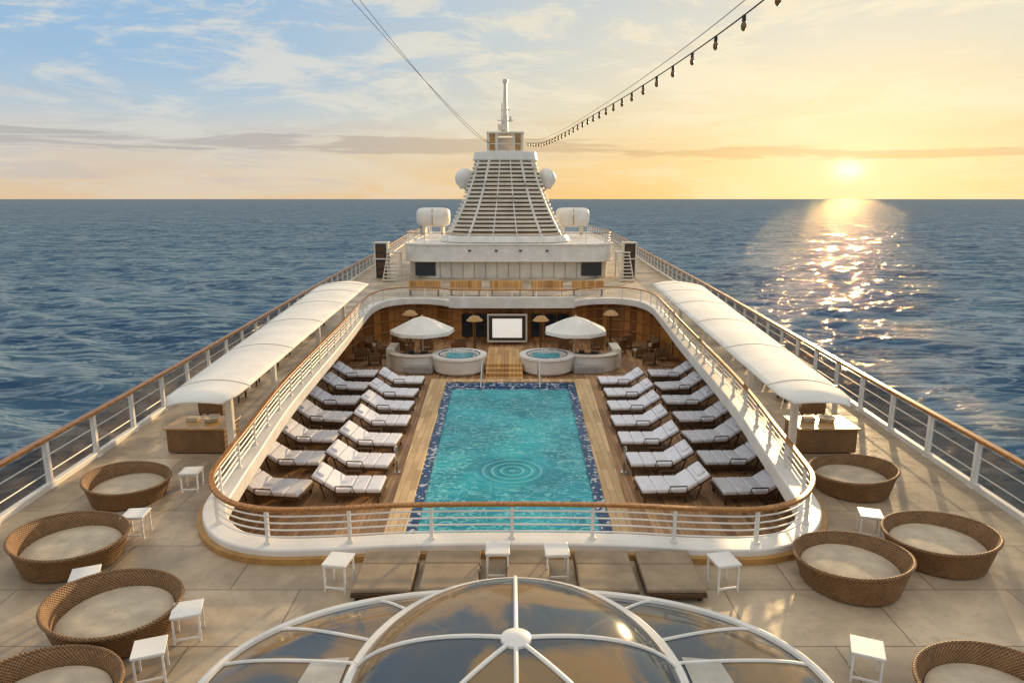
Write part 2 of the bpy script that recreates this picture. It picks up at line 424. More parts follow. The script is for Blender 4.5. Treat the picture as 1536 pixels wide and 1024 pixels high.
for sgn in(1,-1):
    parts=[MB().box((0,0,0),(.15,27,2.2)).obj('wall',M['white2'])]
    for k in range(9):
        parts.append(MB().box((-sgn*.09,-12+k*3,.1),(.05,2.3,1.3)).obj('window',M['glassdark']))
    thing('cabin_wall','cream side wall with dark windows beside pool deck','wall',(sgn*9.95,23.5,-1.4),0,parts)
single(MB().box((0,10.2,-1.4),(19.8,.15,2.2)).obj('end_wall',M['white2']),'plain cream wall closing the pool deck','wall')

# ---------------------------------------------------------------- swimming pool
def hw(y,a,sl): return a+(y-19)*sl
y0,y1=16.3,32.3
def quad(mb,xa0,xb0,ya,xa1,xb1,yb,z0,z1): mb.prism([(xa0,ya),(xb0,ya),(xb1,yb),(xa1,yb)],z0,z1)
def band(wi,wo,ya,yb,z0,z1,cx=-.08):
    mb=MB()
    for s in(-1,1):
        a0,b0=cx+s*hw(ya,*wi),cx+s*hw(ya,*wo); a1,b1=cx+s*hw(yb,*wi),cx+s*hw(yb,*wo)
        quad(mb,min(a0,b0),max(a0,b0),ya,min(a1,b1),max(a1,b1),yb,z0,z1)
    return mb
TI=(2.54,.018); TO=(2.84,.022); CO=(3.44,.036)
cop=band(TO,CO,y0-.5,y1+.5,-2.5,-2.24)
for ya,yb in((y0-.5,y0),(y1,y1+.5)):
    cop.prism([(-.08-hw(ya,*TO),ya),(-.08+hw(ya,*TO),ya),(-.08+hw(yb,*TO),yb),(-.08-hw(yb,*TO),yb)],-2.5,-2.245)
cop=cop.obj('coping',M['coping'],False,.02)
til=band(TI,TO,y0,y1,-2.5,-2.29)
til.prism([(-.08-hw(y0,*TI),y0),(-.08+hw(y0,*TI),y0),(-.08+hw(y0+.5,*TI),y0+.5),(-.08-hw(y0+.5,*TI),y0+.5)],-2.5,-2.295)
til=til.obj('tile_border',M['tile'])
st=MB()
for i in range(4):
    yb=y1-.001; ya=y1-.55*(4-i)*.6
    st.prism([(-.08-hw(y1,*TI)+.01,ya),(-.08+hw(y1,*TI)-.01,ya),(-.08+hw(y1,*TI)-.01,yb),(-.08-hw(y1,*TI)+.01,yb)],-2.49,-2.40+i*.035)
st=st.obj('pool_step',M['tile'],False,.01)
wm=MB(); wm.prism([(-.08-hw(y0+.5,*TI),y0+.5),(-.08+hw(y0+.5,*TI),y0+.5),(-.08+hw(y1,*TI),y1),(-.08-hw(y1,*TI),y1)],-2.5,-2.37)
wm=wm.obj('water',M['water'])
hb=[]
for x in(-1.45,1.3):
    hb.append(MB().tube([(x,33.0,-2.25),(x,33.0,-1.5),(x,32.8,-1.3),(x,32.1,-1.32),(x,31.1,-1.75),(x,30.7,-2.1),(x,30.6,-2.42)],.035,8).obj('pool_handrail',M['steel'],True))
thing('swimming_pool','rectangular turquoise swimming pool with dark blue mosaic border','swimming pool',parts=[cop,til,st,wm]+hb)
for i,(x,y) in enumerate(((-3.85,21.5),(3.75,21.5))):
    mb=MB().tube([(0,0,0),(0,0,.95)],.04,8).tube([(0,0,.95),(.0,-.25,1.02),(0,-.3,.9)],.025,6).box((0,0,.03),(.22,.22,.06))
    single(mb.obj('pool_ladder_post',M['steel'],True),'slim steel post beside the pool coping','post','posts beside the pool').location=(x,y,-2.5)

mb=MB()
for i in range(4): mb.box((-.4,33.3+.45*i+ (5.5-0.45*i)/2,-2.5+.07+.14*i),(1.9,5.5-.45*i,.14))
single(mb.obj('wooden_steps',M['stepwood'],False,.01),'golden wooden steps rising between the two hot tubs','steps')
tub=MB().lathe([(1.35,0),(1.55,.15),(1.58,.85),(1.68,.92),(1.65,1.02),(1.2,1.02),(1.12,.97),(1.1,.4)],48).obj('tub_shell',M['white'],True)
wt=MB().box((0,0,.85),(1.6,1.8,.06)).obj('tub_water',M['water'],False,.1)
rim=MB().lathe([(1.12,.93),(1.2,1.035),(1.26,1.04),(1.27,1.0)],48).obj('tub_rim',M['tile'],True)
inn=MB().lathe([(1.15,.80),(.8,.81),(.01,.81)],40).obj('tub_seat',M['white2'],True)
ht=thing('hot_tub','round white hot tub with square turquoise water','hot tub',(-2.8,35.4,-2.5),0,[tub,wt,rim,inn],'hot tubs')
ht.scale=(.88,.88,.92)
inst(ht,(1.85,35.4,-2.5),0)
def counter(sgn):
    arc=[(math.cos(t)*1.35,math.sin(t)*1.1) for t in np.linspace(R(195),R(345),16)]
    a=MB().sweep([(x,y,.42) for x,y in arc],.3,.85).obj('counter_front',M['white'],True,.02)
    b=MB().sweep([(x,y,.88) for x,y in arc],.5,.06).obj('counter_top',M['white2'],True,.02)
    c=MB().box((0,.3,.35),(1.5,.7,.7)).box((-.4,.2,.8),(.3,.3,.2)).box((.3,.15,.78),(.4,.3,.16)).obj('bar_equipment',M['dark'],False,.03)
    e=MB().box((sgn*1.45,.5,.55),(.5,1.6,1.1)).obj('side_cabinet',M['white2'],False,.03)
    f=MB().box((-sgn*.2,-1.35,.22),(1.5,.5,.42)).obj('bench_cushion',M['grey'],False,.06)
    return [a,b,c,e,f]
thing('bar_counter','curved white bar counter with grey bench under a parasol','bar counter',(-5.1,36.2,-2.5),0,counter(-1),'bar counters')
thing('bar_counter','curved white bar counter with grey bench under a parasol','bar counter',(4.2,36.2,-2.5),0,counter(1),'bar counters')
def canopy_mesh():
    n=8;mb=MB()
    v=[(0,0,2.55)];f=[]
    for j,(r,z) in enumerate(((.6,2.36),(1.2,2.08),(1.75,1.82),(1.77,1.62))):
        for k in range(n*2):
            A=math.pi*k/n; rk=r*(1 if k%2==0 else .94); zz=z-(.04 if (k%2 and j<3) else 0)
            v.append((rk*math.cos(A),rk*math.sin(A),zz))
    N=n*2
    for k in range(N): f.append((0,1+k,1+(k+1)%N))
    for j in range(3):
        for k in range(N): f.append((1+j*N+k,1+j*N+(k+1)%N,1+(j+1)*N+(k+1)%N,1+(j+1)*N+k))
    return mb.add(v,f)
cn=canopy_mesh().obj('canopy',M['fabric']); s=cn.modifiers.new('s','SOLIDIFY'); s.thickness=.02
pl=MB().tube([(0,0,0),(0,0,2.6)],.045,10).obj('pole',M['white2'],True)
rb=MB()
for k in range(8):
    A=math.pi*k/4; rb.tube([(0,0,2.5),(1.7*math.cos(A),1.7*math.sin(A),1.8)],.015,5); rb.tube([(0,0,1.7),(.9*math.cos(A),.9*math.sin(A),2.15)],.012,5)
rb=rb.obj('rib',M['darkwood'])
bs=MB().lathe([(.001,.1),(.3,.09),(.36,0)],20).obj('base',M['dark'],True)
u=thing('parasol','white eight panel parasol shading the pool bar','parasol',(-4.95,37.0,-2.35),.2,[cn,pl,rb,bs],'white parasols')
u2=inst(u,(3.5,37.0,-2.35),.35)
hs=MB().lathe([(.001,2.3),(.25,2.24),(.5,2.0),(.48,1.97),(.001,2.1)],16).obj('heater_hood',M['gold'],True)
hp=MB().tube([(0,0,0),(0,0,2.2)],.05,8).lathe([(.001,.3),(.22,.25),(.25,0)],12).obj('heater_stand',M['darkwood'],True)
h=thing('patio_heater','brown mushroom shaped patio heater near wood wall','patio heater',(-2.2,39.6,-2.5),0,[hs,hp],'patio heaters')
inst(h,(1.7,39.6,-2.5),0); inst(h,(-6.3,41.6,-2.5),0); inst(h,(6.1,41.6,-2.5),0)

# ---------------------------------------------------------------- sun loungers
def lounger(mcush,mframe,w=1.14):
    parts=[]
    fr=MB().box((.33,w/2-.04,.27),(1.45,.06,.09)).box((.33,-w/2+.04,.27),(1.45,.06,.09)).box((1.03,0,.27),(.06,w-.1,.09)).box((-.38,0,.27),(.06,w-.1,.09))
    for k in range(6): fr.box((-.25+k*.24,0,.30),(.09,w-.1,.03))
    parts.append(fr.obj('frame',mframe,False,.008))
    lg=MB().box((0,0,-.13),(.07,.07,.27)).obj('leg',mframe,False,.008)
    for i,(x,y) in enumerate(((-.3,-w/2+.05),(-.3,w/2-.05),(.95,-w/2+.05),(.95,w/2-.05))):
        o=lg if i==0 else lg.copy()
        if i: C.objects.link(o)
        o.location=(x,y,.265); parts.append(o)
    mb=MB()
    for k in range(3): mb.box((-.10+k*.455,0,.385),(.44,w-.04,.13))
    parts.append(mb.obj('seat_cushion',mcush,False,.045))
    ang=R(33)
    mb=MB(); Mx=Matrix.Rotation(ang,3,'Y')
    for k in range(2):
        c=Vector((-.24-k*.44,0,.06)); c=Mx@c+Vector((-.30,0,.33)); mb.box(c,(.43,w-.04,.13),('Y',ang))
    parts.append(mb.obj('backrest',mcush,False,.045))
    mb=MB(); c=Mx@Vector((-.45,0,-.03))+Vector((-.30,0,.33)); mb.box(c,(.9,w-.1,.04),('Y',ang))
    mb.box((-.72,w/2-.1,.32),(.04,.04,.5),('Y',-.3)).box((-.72,-w/2+.1,.32),(.04,.04,.5),('Y',-.3))
    parts.append(mb.obj('backrest_support',mframe))
    c=Mx@Vector((-.70,0,.155))+Vector((-.30,0,.33))
    parts.append(MB().box(c,(.26,w*.62,.09),('Y',ang)).obj('head_pillow',mcush,False,.04))
    for s in(-1,1):
        parts.append(MB().tube([(-.35,s*(w/2+.02),.28),(-.30,s*(w/2+.03),.56),(.2,s*(w/2+.03),.56),(.28,s*(w/2+.02),.28)],.022,6).obj('armrest',mframe,True))
    return parts
L0=thing('sun_lounger','dark wood sun lounger with white cushions facing the pool','sun lounger',(-5.0,19.75,-2.5),0,lounger(M['cushion'],M['darkwood']),'sun loungers around the pool')
first=True
for sgn in(-1,1):
    for i in range(7):
        y=19.75+2.06*i; x=4.98+.07*i
        if sgn==1: x-=.1; 
        if not(first): inst(L0,(sgn*x+random.uniform(-.06,.06),y+random.uniform(-.08,.08),-2.5),(0 if sgn<0 else math.pi)+sgn*.07+random.uniform(-.08,.08))
        first=False
    for i in range(7):
        y=19.6+2.3*i; x=7.35+.10*i
        inst(L0,(sgn*x+random.uniform(-.08,.08),y+random.uniform(-.08,.08),-2.5),(0 if sgn<0 else math.pi)+sgn*.09+random.uniform(-.09,.09),'dark wood sun lounger with white cushions in outer row')
def chair():
    a=MB().box((0,0,.3),(.7,.7,.14)).box((-.3,0,.6),(.1,.7,.6),('Y',-.15)).box((0,.34,.45),(.7,.06,.3)).box((0,-.34,.45),(.7,.06,.3)).obj('chair_frame',M['wicker'],False,.03)
    b=MB().box((.03,0,.41),(.6,.6,.12)).obj('seat_cushion',M['beige'],False,.04)
    lg=MB().box((0,0,.12),(.06,.06,.24)).obj('leg',M['darkwood']); out=[a,b]
    for i,(x,y) in enumerate(((-.3,-.3),(.3,-.3),(-.3,.3),(.3,.3))):
        o=lg if i==0 else lg.copy()
        if i: C.objects.link(o)
        o.location=(x,y,0); out.append(o)
    return out
ch=thing('lounge_chair','brown woven lounge chair with beige cushion','armchair',(-7.6,36.8,-2.5),.3,chair(),'woven lounge chairs')
for sgn in(-1,1):
    for (x,y,r) in((7.6,36.8,.3),(7.4,38.6,-.2),(6.3,39.6,.8),(8.4,40.2,-.6),(6.9,41.0,1.2),(8.6,37.9,.2),(3.2,40.0,2),(5.2,40.8,1.5)):
        if sgn==-1 and (x,y)==(7.6,36.8): continue
        inst(ch,(sgn*x,y,-2.5),r if sgn<0 else math.pi-r)
    for (x,y,r) in((9.0,19.8,.1),(9.2,21.7,0),(9.4,23.6,.2),(9.6,26,-.2),(9.8,28.2,.1),(10,30.5,0),(10.1,32.6,.2),(10.2,35,-.1),(10.6,38,0),(11,41,.1),(11.2,44,0)):
        inst(ch,(sgn*x,y,0),r if sgn<0 else math.pi-r)

# ---------------------------------------------------------------- round wicker daybeds
def hfn(A,r,z):
    if z>.35: return z+.17*(.5-.5*math.cos(A))**1.5
    return z
sh=MB().lathe([(.74,.0),(.82,.04),(.955,.42),(.985,.44),(.975,.465),(.93,.455),(.87,.36),(.83,.25),(.80,.2)],96,hf=hfn).obj('wicker_shell',M['wicker'],True)
rm=MB().tube([(.96*math.cos(a),.96*math.sin(a),hfn(a,1,.46)) for a in np.linspace(0,2*math.pi,96,endpoint=False)],.03,8,True).obj('wicker_rim',M['wicker'],True)
cs=MB().lathe([(.81,.22),(.825,.28),(.77,.325),(.5,.35),(.01,.355)],48).obj('round_cushion',M['beige'],True)
db=thing('round_daybed','round brown wicker daybed with beige cushion on deck','daybed',(-8.5,14.15,0),-.2,[sh,rm,cs],'round wicker daybeds')
db.scale=(.9,.9,.9)
for (x,y,r,sc) in((-8.05,11.45,.1,.98),(-6.05,9.35,.25,.98),(-5.9,7.45,.3,.94),(7.75,14.6,math.pi-.3,.95),(5.85,10.75,math.pi-.9,.97),(7.85,11.55,math.pi-.6,.97),(6.1,7.5,math.pi,.94)):
    inst(db,(x,y,0),r,None,(sc,sc,sc))
tt=MB().box((0,0,.5),(.5,.5,.04)).box((0,0,.46),(.44,.44,.03)).obj('table_top',M['white'],False,.008)
parts=[tt]
lg=MB().box((0,0,.22),(.035,.035,.45)).obj('leg',M['white'])
for i,(x,y) in enumerate(((-.21,-.21),(.21,-.21),(-.21,.21),(.21,.21))):
    o=lg if i==0 else lg.copy()
    if i: C.objects.link(o)
    o.location=(x,y,0); parts.append(o)
parts.append(MB().box((0,-.21,.08),(.42,.03,.03)).obj('stretcher',M['white']))
tb=thing('side_table','small square white side table beside wicker daybed','side table',(-7.3,14.6,0),.1,parts,'small white side tables')
tb.scale=(.85,.85,.9)
for (x,y,r) in((-7.4,12.45,.1),(-7.05,10.25,.4),(-4.9,9.25,.3),(-5.0,8.35,.35),(7.05,12.45,-.3),(4.9,8.35,-.4)):
    inst(tb,(x,y,0),r)
for (x,y,r) in((-2.95,10.6,-.15),(-.25,11.0,0),(.78,10.95,.05),(3.6,10.6,.2)):
    inst(tb,(x,y,0),r,'small square white side table between taupe sunbeds',(.85,.9,1))
a=MB().box((0,0,.14),(1.0,1.25,.07)).obj('sunbed_frame',M['darkwood'],False,.01)
b=MB().box((0,-.2,.215),(.97,.80,.09)).box((0,.42,.225),(.97,.42,.09),('X',.06)).obj('sunbed_cushion',M['taupe'],False,.03)
lg=MB().box((0,0,.06),(.06,.06,.12)).obj('leg',M['darkwood']); pp=[a,b]
for i,(x,y) in enumerate(((-.42,-.5),(.42,-.5),(-.42,.5),(.42,.5))):
    o=lg if i==0 else lg.copy()
    if i: C.objects.link(o)
    o.location=(x,y,0); pp.append(o)
sb=thing('sunbed','low sunbed with taupe cushion beside pool coaming','sunbed',(-1.05,10.72,0),0,pp,'taupe sunbeds')
for x in(-2.15,1.6,2.7,.27): inst(sb,(x,10.7,0),0,None,(.75,1,1) if x==.27 else None)

for sgn in(-1,1):
    a=MB().box((0,0,.34),(1.5,1.0,.62)).obj('cabinet_body',M['wicker'],False,.02)
    b=MB().box((0,0,.68),(1.6,1.1,.05)).obj('cabinet_top',M['gold'],False,.01)
    c=MB().lathe([(.001,0),(.18,.0),(.22,.1),(.2,.1),(.001,.04)],16,(.2,.1,.71)).box((-.3,.1,.76),(.3,.2,.1)).obj('tray',M['beige'],False)
    thing('service_cabinet','low brown woven cabinet with trays on top','cabinet',(sgn*8.2,17.3,0),0,[a,b,c],'brown woven cabinets')
# ---------------------------------------------------------------- canopies
def cz(t,s_): return 2.06+.17*(1-(2*s_-1)**2)-.08*s_ + .008*abs(math.sin(t*math.pi*5))
def cx_(t,sgn): 
    o=-.18 if sgn>0 else 0
    return 6.30+1.35*t+o, 8.0+2.35*t+o
for sgn in(-1,1):
    mb=MB(); ny,nx=40,12; v=[];f=[]
    for i in range(ny+1):
        t=i/ny; y=14.7+22.1*t
        xi,xo=cx_(t,sgn)
        e=min(t,1-t)*22.7; rnd=max(0,1-e/.8)**2*.22
        for j in range(nx+1):
            s_=j/nx; xx=xi+rnd+(xo-xi-2*rnd)*s_
            v.append((sgn*xx,y+ (-.3*(1-(2*s_-1)**2) if i==0 else 0),cz(t,s_)-rnd*.2))
    for i in range(ny):
        for j in range(nx): a=i*(nx+1)+j; f.append((a,a+1,a+nx+2,a+nx+1))
    roof=mb.add(v,f).obj('canopy_roof',M['fabric'],True); s=roof.modifiers.new('s','SOLIDIFY'); s.thickness=.04; s.offset=-1
    parts=[roof]
    for t in(.06,.25,.45,.65,.82,.94):
        y=14.7+22.1*t; xi,xo=cx_(t,sgn)
        pts=[(sgn*(xi+(xo-xi)*s_),y,cz(t,s_)+.002) for s_ in np.linspace(0,1,13)]
        parts.append(MB().tube(pts,.010,6).obj('canopy_rib',M['taupe'],True))
    for y,x in((16.1,6.95),(20.8,7.5),(28,8.1),(35,8.75)):
        mb=MB().box((0,0,1.03),(.16,.16,2.06)).box((-sgn*.25,0,1.96),(.6,.07,.07),('Y',sgn*.12)).box((sgn*.5,0,1.98),(1.0,.07,.07),('Y',-sgn*.06))
        o=mb.obj('canopy_post',M['white2'],False,.01); o.location=(sgn*x,y,0); parts.append(o)
    thing('shade_canopy','long curved white shade canopy on posts beside pool','canopy',parts=parts,group='white shade canopies')

# ---------------------------------------------------------------- glass skylight
CY=7.55
def sup(A,n): 
    c,s=math.cos(A),math.sin(A); return math.copysign(abs(c)**(2/n),c),math.copysign(abs(s)**(2/n),s)
def cap(rx,ry,z0,h,n,rings=12,seg=96,r0=0.02):
    mb=MB();v=[];f=[]
    for i in range(rings+1):
        q=r0+(1-r0)*i/rings
        for k in range(seg):
            c,s=sup(2*math.pi*k/seg,n); v.append((rx*q*c,CY+ry*q*s,capz(q,z0,h)))
    for i in range(rings):
        for k in range(seg): f.append((i*seg+k,i*seg+(k+1)%seg,(i+1)*seg+(k+1)%seg,(i+1)*seg+k))
    return mb.add(v,f)
def capz(q,z0,h): return z0+h*math.sqrt(max(0,1-.92*q*q))-h*.283
def capline(rx,ry,z0,h,n,A,qa=0,qb=1,w=.04):
    c,s=sup(A,n); return [(rx*q*c,CY+ry*q*s,capz(q,z0,h)+.01) for q in np.linspace(qa,qb,14)]
parts=[]
RX,RY,Z0,HH=4.2,2.6,.16,.55
parts.append(cap(RX,RY,Z0,HH,2.3).obj('outer_glass',M['domeglass'],True))
parts.append(MB().tube([(RX*sup(a,2.3)[0],CY+RY*sup(a,2.3)[1],Z0+.03) for a in np.linspace(0,2*math.pi,120,endpoint=False)],.06,8,True).obj('outer_rim',M['white'],True))
parts.append(MB().lathe([(.01,.02),(.99,.02)],64,(0,CY,0),sx=RX,sy=RY).obj('lounge_floor',M['skyfloor']))
for A in(15,35,62,118,145,165,180,0,-30,-150):
    parts.append(MB().tube(capline(RX,RY,Z0,HH,2.3,R(A),.45,1),.026,6).obj('outer_rib',M['white'],True))
for s in(-1,1):
    mb=MB();v=[];f=[]
    for i in range(9):
        for j in range(5):
            y=5.4+2.7*i/8; x=s*(2.32+.17*j*(1.1-.35*i/8)-.012*i)
            q=min(1,((abs(x)/RX)**2.3+(abs(y-CY)/RY)**2.3)**(1/2.3)); v.append((x,y,capz(q,Z0,HH)+.02))
    for i in range(8):
        for j in range(4): a=i*5+j; f.append((a,a+1,a+6,a+5))
    parts.append(mb.add(v,f).obj('cream_panel',M['panelcream'],True))
rx,ry,z0,hh=2.12,2.42,.48,.93
parts.append(cap(rx,ry,z0,hh,2.0).obj('dome_glass',M['domeglass'],True))
parts.append(MB().sweep([(rx*math.cos(a),CY+ry*math.sin(a),z0-.10) for a in np.linspace(0,2*math.pi,96,endpoint=False)],.17,.26,True).obj('dome_rim',M['white'],True,.02))
for A in(90,-90,172,8,-45,-135):
    parts.append(MB().tube(capline(rx,ry,z0,hh,2,R(A)),.03,8).obj('dome_rib',M['white'],True))
parts.append(MB().lathe([(.001,.09),(.1,.08),(.19,.03),(.2,-.04)],24,(0,CY,capz(0,z0,hh))).obj('dome_hub',M['white'],True))
thing('glass_skylight','domed glass skylight with white frame over the lounge','skylight',(.05,0,0),parts=parts)

# ---------------------------------------------------------------- deck house and funnel
def rrect(hw_,yf,yb,rf,n=8):
    pts=[]
    for (cx,cy,a0) in((hw_-rf,yf+rf,-90),(hw_-.8,yb-.8,0),(-hw_+.8,yb-.8,90),(-hw_+rf,yf+rf,180)):
        r=rf if cy<(yf+yb)/2 else .8
        for k in range(n+1):
            a=R(a0+90*k/n); pts.append((cx+r*math.cos(a),cy+r*math.sin(a)))
    return pts
parts=[MB().prism(rrect(8.5,57.1,78,2.2),0,1.45).obj('lower_wall',M['white2'],True)]
parts.append(MB().prism(rrect(8.85,56.7,78.4,2.4),1.45,2.75).obj('upper_wall',M['white'],True))
parts.append(MB().sweep([(x,y,2.80) for x,y in rrect(8.85,56.7,78.4,2.4)],.22,.1,True).obj('parapet_cap',M['white'],True))
parts.append(MB().sweep([(x,y,1.42) for x,y in rrect(8.85,56.65,78.4,2.4)],.3,.06,True).obj('ledge',M['white2'],True))
for k in range(13): parts.append(MB().box((-5.7+k*.95,57.07,.72),(.025,.05,1.4)).obj('wall_seam',M['taupe']))
for x in(-7.0,7.0): parts.append(MB().box((x*.99,57.2,.75),(1.7,.4,1.1)).obj('window',M['glassdark'],False,.02))
for x in(-3.2,3.2,-1,1): 
    parts.append(MB().lathe([(.001,0),(.12,0),(.12,.12)],12,(x,56.62,2.25)).obj('wall_lamp',M['dark']))
thing('deck_house','white deck house with curved front corners below funnel','deck house',(-.3,0,0),parts=parts)
railing('balcony_railing','white railing on top of the deck house',[(x-.3,y) for x,y in rrect(8.7,56.9,78,2.3)],2.85,.85,1.9,3,closed=True,capw=.1,caph=.06)

FY=63.5; TZ=9.75
def fpath(a,b,z,n=3.2,N=56): return [(a*sup(2*math.pi*k/N,n)[0],b*sup(2*math.pi*k/N,n)[1],z) for k in range(N)]
def fw(z): t=(z-3)/(TZ-3); return 5.45*(1-t)+2.65*t - .25*math.sin(t*math.pi)
def loft(mb,secs):
    N=len(secs[0]);v=[];f=[]
    for s_ in secs: v+=s_
    for i in range(len(secs)-1):
        for k in range(N): f.append((i*N+k,i*N+(k+1)%N,(i+1)*N+(k+1)%N,(i+1)*N+k))
    f.append(tuple(range(N))[::-1]); f.append(tuple((len(secs)-1)*N+k for k in range(N)))
    return mb.add(v,f)
parts=[]
core=simple('funnel_core',(.30,.19,.09),.6,.5,.6)
parts.append(loft(MB(),[fpath(fw(z)-.18,fw(z)*.78-.18,z) for z in np.linspace(2.8,TZ,10)]).obj('funnel_core',core,True))
mb=MB()
for k in range(18):
    z=3.5+k*.355; mb.sweep(fpath(fw(z),fw(z)*.78,z),.26,.20,True)
parts.append(mb.obj('louvre',M['white2'],True))
parts.append(loft(MB(),[fpath(5.85,4.5,2.8),fpath(5.8,4.45,3.05),fpath(5.5,4.2,3.35)]).obj('funnel_base',M['white'],True))
zc_=TZ
parts.append(loft(MB(),[fpath(2.75,2.2,zc_),fpath(2.9,2.3,zc_+.12),fpath(2.75,2.2,zc_+.75),fpath(2.3,1.9,zc_+.85)]).obj('funnel_cap',M['white'],True))
for x0,x1 in((-.93,-.87),(-.6,-.52),(-.2,-.17),(.2,.17),(.6,.52),(.93,.87)):
    pts=[]
    for z in np.linspace(3.1,TZ+.1,12):
        t=(z-3.1)/(TZ-3); q=x0*(1-t)+x1*t; a=fw(z); s_=-(1-abs(q)**3.2)**(1/3.2)
        pts.append((a*q,a*.78*s_-.12,z))
    parts.append(MB().tube(pts,.05 if abs(x0)<.3 else .11,6).obj('funnel_rib',M['white'],True))
q=TZ-10.2
pb=MB()
for x in(-1.5,-.75,.75,1.5): 
    for y in(-1.2,1.2): pb.box((x*(1),y,11.8+q),(.22,.22,1.7))
pb.box((0,0,12.6+q),(3.3,2.7,.16)).box((0,.2,11.6+q),(1.3,1.2,1.3)).box((0,-1.25,11.65+q),(3.1,.08,.08))
parts.append(pb.obj('mast_platform',M['white2'],False,.02))
for x in(-1.12,1.12): parts.append(MB().box((x,-1.22,11.8+q),(.5,.05,1.5)).obj('platform_screen',M['gold']))
ms=MB().tube([(0,0,12.6+q),(0,0,14),(0,0,16.5)],[.3,.2,.13],10).box((0,0,13.3),(1.4,.1,.1)).box((0,0,14.2),(.8,.08,.08)).lathe([(.001,.35),(.22,.3),(.22,0),(.001,-.02)],12,(0,0,16.45)).box((.45,0,13.4),(.2,.2,.5)).box((-.35,0,12.7),(.6,.6,.5)).tube([(-.3,0,12.3),(-.3,0,14.8)],.05,6)
parts.append(ms.obj('mast',M['white2'],True))
for s in(-1,1):
    b=MB().tube([(s*2.6,1.2,7.6),(s*3.8,1.2,7.4)],.16,8).tube([(s*3.1,1.2,6.5),(s*3.7,1.2,7.4)],.1,8).box((s*3.75,1.2,7.45),(.9,.9,.12)).obj('dome_bracket',M['white2'],True)
    o=MB().lathe([(.001,1.75),(.32,1.7),(.68,1.48),(.92,1.08),(.96,.76),(.85,.38),(.6,.08),(.55,0)],24,(s*3.7,1.2,7.5)).obj('radar_dome',M['white'],True)
    b.parent=o; parts.append(o)
thing('ship_funnel','tall tapering white louvred funnel with mast on top','funnel',(-.6,FY,0),0,parts)
for sgn in(-1,1):
    mb=MB(); secs=[]
    for t,k in((-1,.6),(-.96,.8),(-.85,.94),(-.65,1),(0,1.02),(.65,1),(.85,.94),(.96,.8),(1,.6)):
        secs.append([(t*1.6,1.3*k*sup(a,2.8)[0],1.75+.92*k*sup(a,2.8)[1]) for a in np.linspace(0,2*math.pi,32,endpoint=False)])
    a=loft(mb,secs).obj('tank_shell',M['white'],True)
    b=MB().box((-.9,0,.5),(.25,1.8,1.0)).box((.9,0,.5),(.25,1.8,1.0)).obj('tank_cradle',M['white2'],False,.02)
    c=MB().tube([(0,-1.2,1.0),(0,-1.36,1.75),(0,-1.1,2.6)],.04,6).obj('tank_strap',M['gold'],True)
    thing('life_raft_canister','rounded white canister on cradle beside the funnel','canister',(sgn*6.9-.9,69,2.95),0,[a,b,c],'white canisters')
for sgn in(-1,1):
    a=MB().box((0,0,1.4),(.85,.85,2.8)).obj('tower_cabinet',M['dark'],False,.04)
    b=MB()
    for z in(.4,1.05,1.75,2.4): b.box((0,-.45,z),(.7,.06,.54))
    b=b.obj('tower_grille',M['darkwood'],False,.02)
    c=MB()
    for x in(-.5,.5): c.box((x,0,1.45),(.1,.95,2.9))
    c.box((0,0,2.92),(1.2,1.0,.1)).box((0,0,1.6),(1.25,1.05,.1))
    c=c.obj('tower_frame',M['white2'],False,.01)
    thing('speaker_tower','tall dark equipment tower with pale frame on deck','equipment tower',(sgn*10.35-.55,57.5,0),0,[a,b,c],'equipment towers')
    mb=MB()
    for k in range(8): mb.box((0,-1.4+k*.32,.16+k*.25),(1.0,.3,.06))
    mb.box((-.52,0,1.0),(.06,3.4,.2),('X',.66)).box((.52,0,1.0),(.06,3.4,.2),('X',.66)).box((0,1.6,2.15),(1.2,1.0,.12)).box((-.5,1.9,1.1),(.1,.1,2.1)).box((.5,1.9,1.1),(.1,.1,2.1))
    single(mb.obj('deck_stair',M['white2'],False,.01),'short white stair beside the deck house','stair','deck stairs').location=(sgn*9.5-.3,55.6,0)

# ---------------------------------------------------------------- string lights / cables
pth=catmull([(1.2,FY-1.2,11.3),(2.2,53,10.6),(2.95,42,10.25),(3.45,33,10.1),(3.95,22,9.85),(4.4,14,9.9),(4.55,8,10.15),(4.7,3,10.6)],10)
cab=MB().tube(pth,.015,5).obj('cable',M['cable'],True); cab2=MB().tube([(x-.02,y,z+.14+.006*abs(33-y)) for x,y,z in pth],.008,5).obj('support_cable',M['cable'],True)
parts=[cab,cab2]
bm_=MB().lathe([(.001,0),(.036,0),(.04,-.11),(.034,-.12)],10); bm_.cur=1; bm_.lathe([(.034,-.12),(.056,-.18),(.05,-.24),(.022,-.28),(.001,-.29)],10)
bb=bm_.obj('hanging_bulb',[M['dark'],M['bulb']],True)
for i,(p,a) in enumerate(resample(pth,1.55)[1:-1]):
    o=bb if i==0 else bb.copy()
    if i: C.objects.link(o)
    o.location=p; parts.append(o)
thing('string_lights','sagging festoon string of bulbs hanging from the mast','string lights',parts=parts)
for k,(ex,ez) in enumerate(((-2.95,10.0),(-2.72,9.95))):
    pts=[]
    A=Vector((-2.0,FY-1.2,11.3)); B=Vector((ex,11,ez))
    for t in np.linspace(0,1.3,40):
        p=A.lerp(B,t); p.z-= (1.6+1.6*k)*4*t*(1-t)*.15; pts.append(tuple(p))
    single(MB().tube(pts,[.016-.011*min(1,t) for t in np.linspace(0,1.3,40)],5).obj('rigging_cable',M['cable'],True),'thin dark rigging cable running up from the mast','cable','rigging cables')

